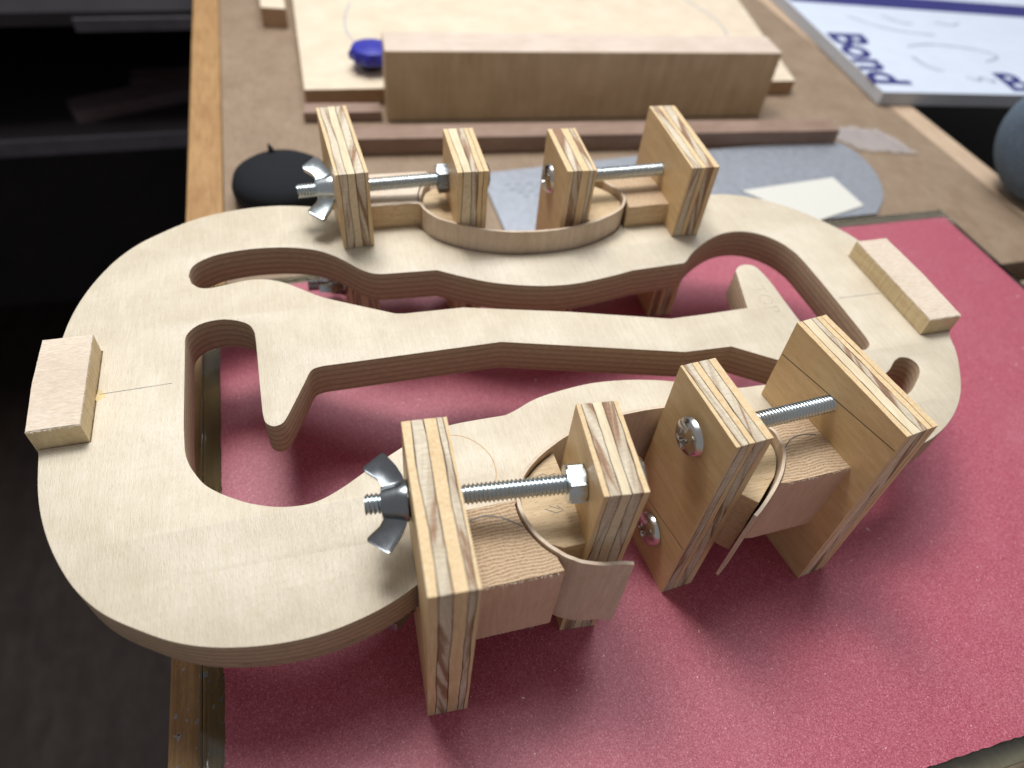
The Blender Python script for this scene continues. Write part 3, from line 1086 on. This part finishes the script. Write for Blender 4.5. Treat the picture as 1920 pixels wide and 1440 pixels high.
# paper pad
pad = empty('paper_pad', (620, 380, -61.6), 'white paper pad with navy lettering overhanging the bench edge', 'paper pad')
v, f = prism([(537, 270), (868, 226), (918, 504), (566, 548)], -61.4, -50)
bevel(mk('sheets', v, f, [M_pad, M_padside], pad, midx=[0, 0, 1, 1, 1, 1]), .6)
v, f = prism([(560.6, 458), (896, 388), (902, 420), (564, 492)], -49.98, -49.9)
mk('cover_band', v, f, M_navy, pad)
text_mesh('lettering', 'Bond', 49, M_navy, pad, (555, 386, -49.9), -math.pi / 2 - .16, 1.45)
text_mesh('lettering', 'Bond', 46, M_navy, pad, (662, 261, -49.9), -.12, 1.35)
for q in ([(600, 420), (618, 396), (640, 380), (668, 372)], [(640, 420), (650, 402), (662, 398)], [(620, 350), (650, 352), (690, 338), (700, 322), (680, 314)],
          [(690, 400), (704, 392), (716, 396)], [(610, 330), (612, 310), (622, 300)], [(636, 288), (644, 280), (650, 286), (656, 276), (660, 282)]):
    drawn('sketch_line', catmull([(x, y) for x, y in q], 6), 3.2, -49.9, M_graphite, pad)

# crumpled clear film
v, f = [], []
nx, ny = 16, 12
for i in range(nx + 1):
    for j in range(ny + 1):
        x = 472 + 50 * i / nx + 3 * mnoise.noise((j * .7, i * .2, 4.1)) - 12 * j / ny
        y = 205 + 38 * j / ny - 12 * i / nx + 3 * mnoise.noise((i * .7, j * .2, 9.1))
        z = -61.2 + 3.2 * abs(mnoise.noise((x * .07, y * .07, 2.2))) + 2.4 * abs(mnoise.noise((x * .22, y * .06, 8.2)))
        v.append((x, y, z))
for i in range(nx):
    for j in range(ny):
        a = i * (ny + 1) + j
        f.append((a, a + 1, a + ny + 2, a + ny + 1))
fo = mk('plastic_film', v, f, M_film, smooth=True, angle=60)
sm = fo.modifiers.new('thickness', 'SOLIDIFY')
sm.thickness = .0002
tag(fo, 'crumpled scrap of clear plastic film by the lath end', 'film')

# black round case with a small pull tab
pu = empty('black_case', (55, 204, -61.6), 'round black fabric case with a small pull tab on the bench', 'case')
v, f = lathe([(4, 0), (24, 0), (27.5, 2.5), (29.2, 6), (29.4, 9.5), (28.6, 10.2), (29.0, 11), (27.6, 15), (22.5, 18.6), (13, 21), (2, 21.6)], 48)
mk('body', [(55 + a, 204 + b, -61.6 + c) for a, b, c in v], f, M_black, pu, smooth=True, angle=50)
v, f = lathe([(2.6, 0), (2.2, 3), (1.2, 6.5), (.4, 8.5)], 12)
mk('pull_tab', place(v, (52, 222, -45), (-.25, .15, 1)), f, M_black, pu, smooth=True, angle=60)

# blue knob behind the billet
kn = empty('blue_knob', (129, 342, -50), 'blue plastic knob with dark stem lying on the pale board', 'knob')
seg = 40
prof = [(0.5, 0), (6, 0), (6.5, 5), (10, 6), (15.5, 8), (16, 12), (14, 16), (6, 18), (.5, 18.3)]
v, f = lathe(prof[3:], seg)
v = [((1 + (.07 * math.cos(10 * math.atan2(b, a)) if c < 15 else 0)) * a, (1 + (.07 * math.cos(10 * math.atan2(b, a)) if c < 15 else 0)) * b, c) for a, b, c in v]
mk('grip', [(129 + a, 345 + b, -49.9 + c) for a, b, c in v], f, M_blue, kn, smooth=True, angle=40)
v, f = lathe([(7, 0), (7.5, 1), (7, 6.2)], 24)
mk('stem', [(129 + a, 345 + b, -49.9 + c) for a, b, c in v], f, M_dark, kn, smooth=True, angle=40)

# blue grey cloth roll at the bench edge
prof = [(4, 0), (22, 1.5), (34, 6), (40, 15), (41.5, 28), (41.5, 150), (38, 162), (10, 168)]
v, f = lathe(prof, 40)
v = place(v, (538, 124, -18), (.985, .17, 0))
ro = mk('cloth_roll', v, f, M_roll, smooth=True, angle=60)
tag(ro, 'blue grey cloth roll lying on the bench edge', 'roll')

# white flake by the plate corner
v, f = [], []
fk = [(-4.5, -2), (-1, -3.2), (4.2, -1.6), (5, 1.2), (1, 3), (-3.8, 1.6)]
for z in (0, 1.6):
    v += [(480 + x * (1 - z * .12), 107 + y * (1 - z * .12), -61.6 + z + (.6 if i % 2 else 0) * (z > 0)) for i, (x, y) in enumerate(fk)]
f = [tuple(range(6))[::-1], tuple(range(6, 12))] + [(i, (i + 1) % 6, 6 + (i + 1) % 6, 6 + i) for i in range(6)]
tag(mk('paper_flake', v, f, M_flake), 'tiny white flake lying at the corner of the glass plate', 'flake')

for o in bpy.data.objects:
    if 'org' in o:
        del o['org']
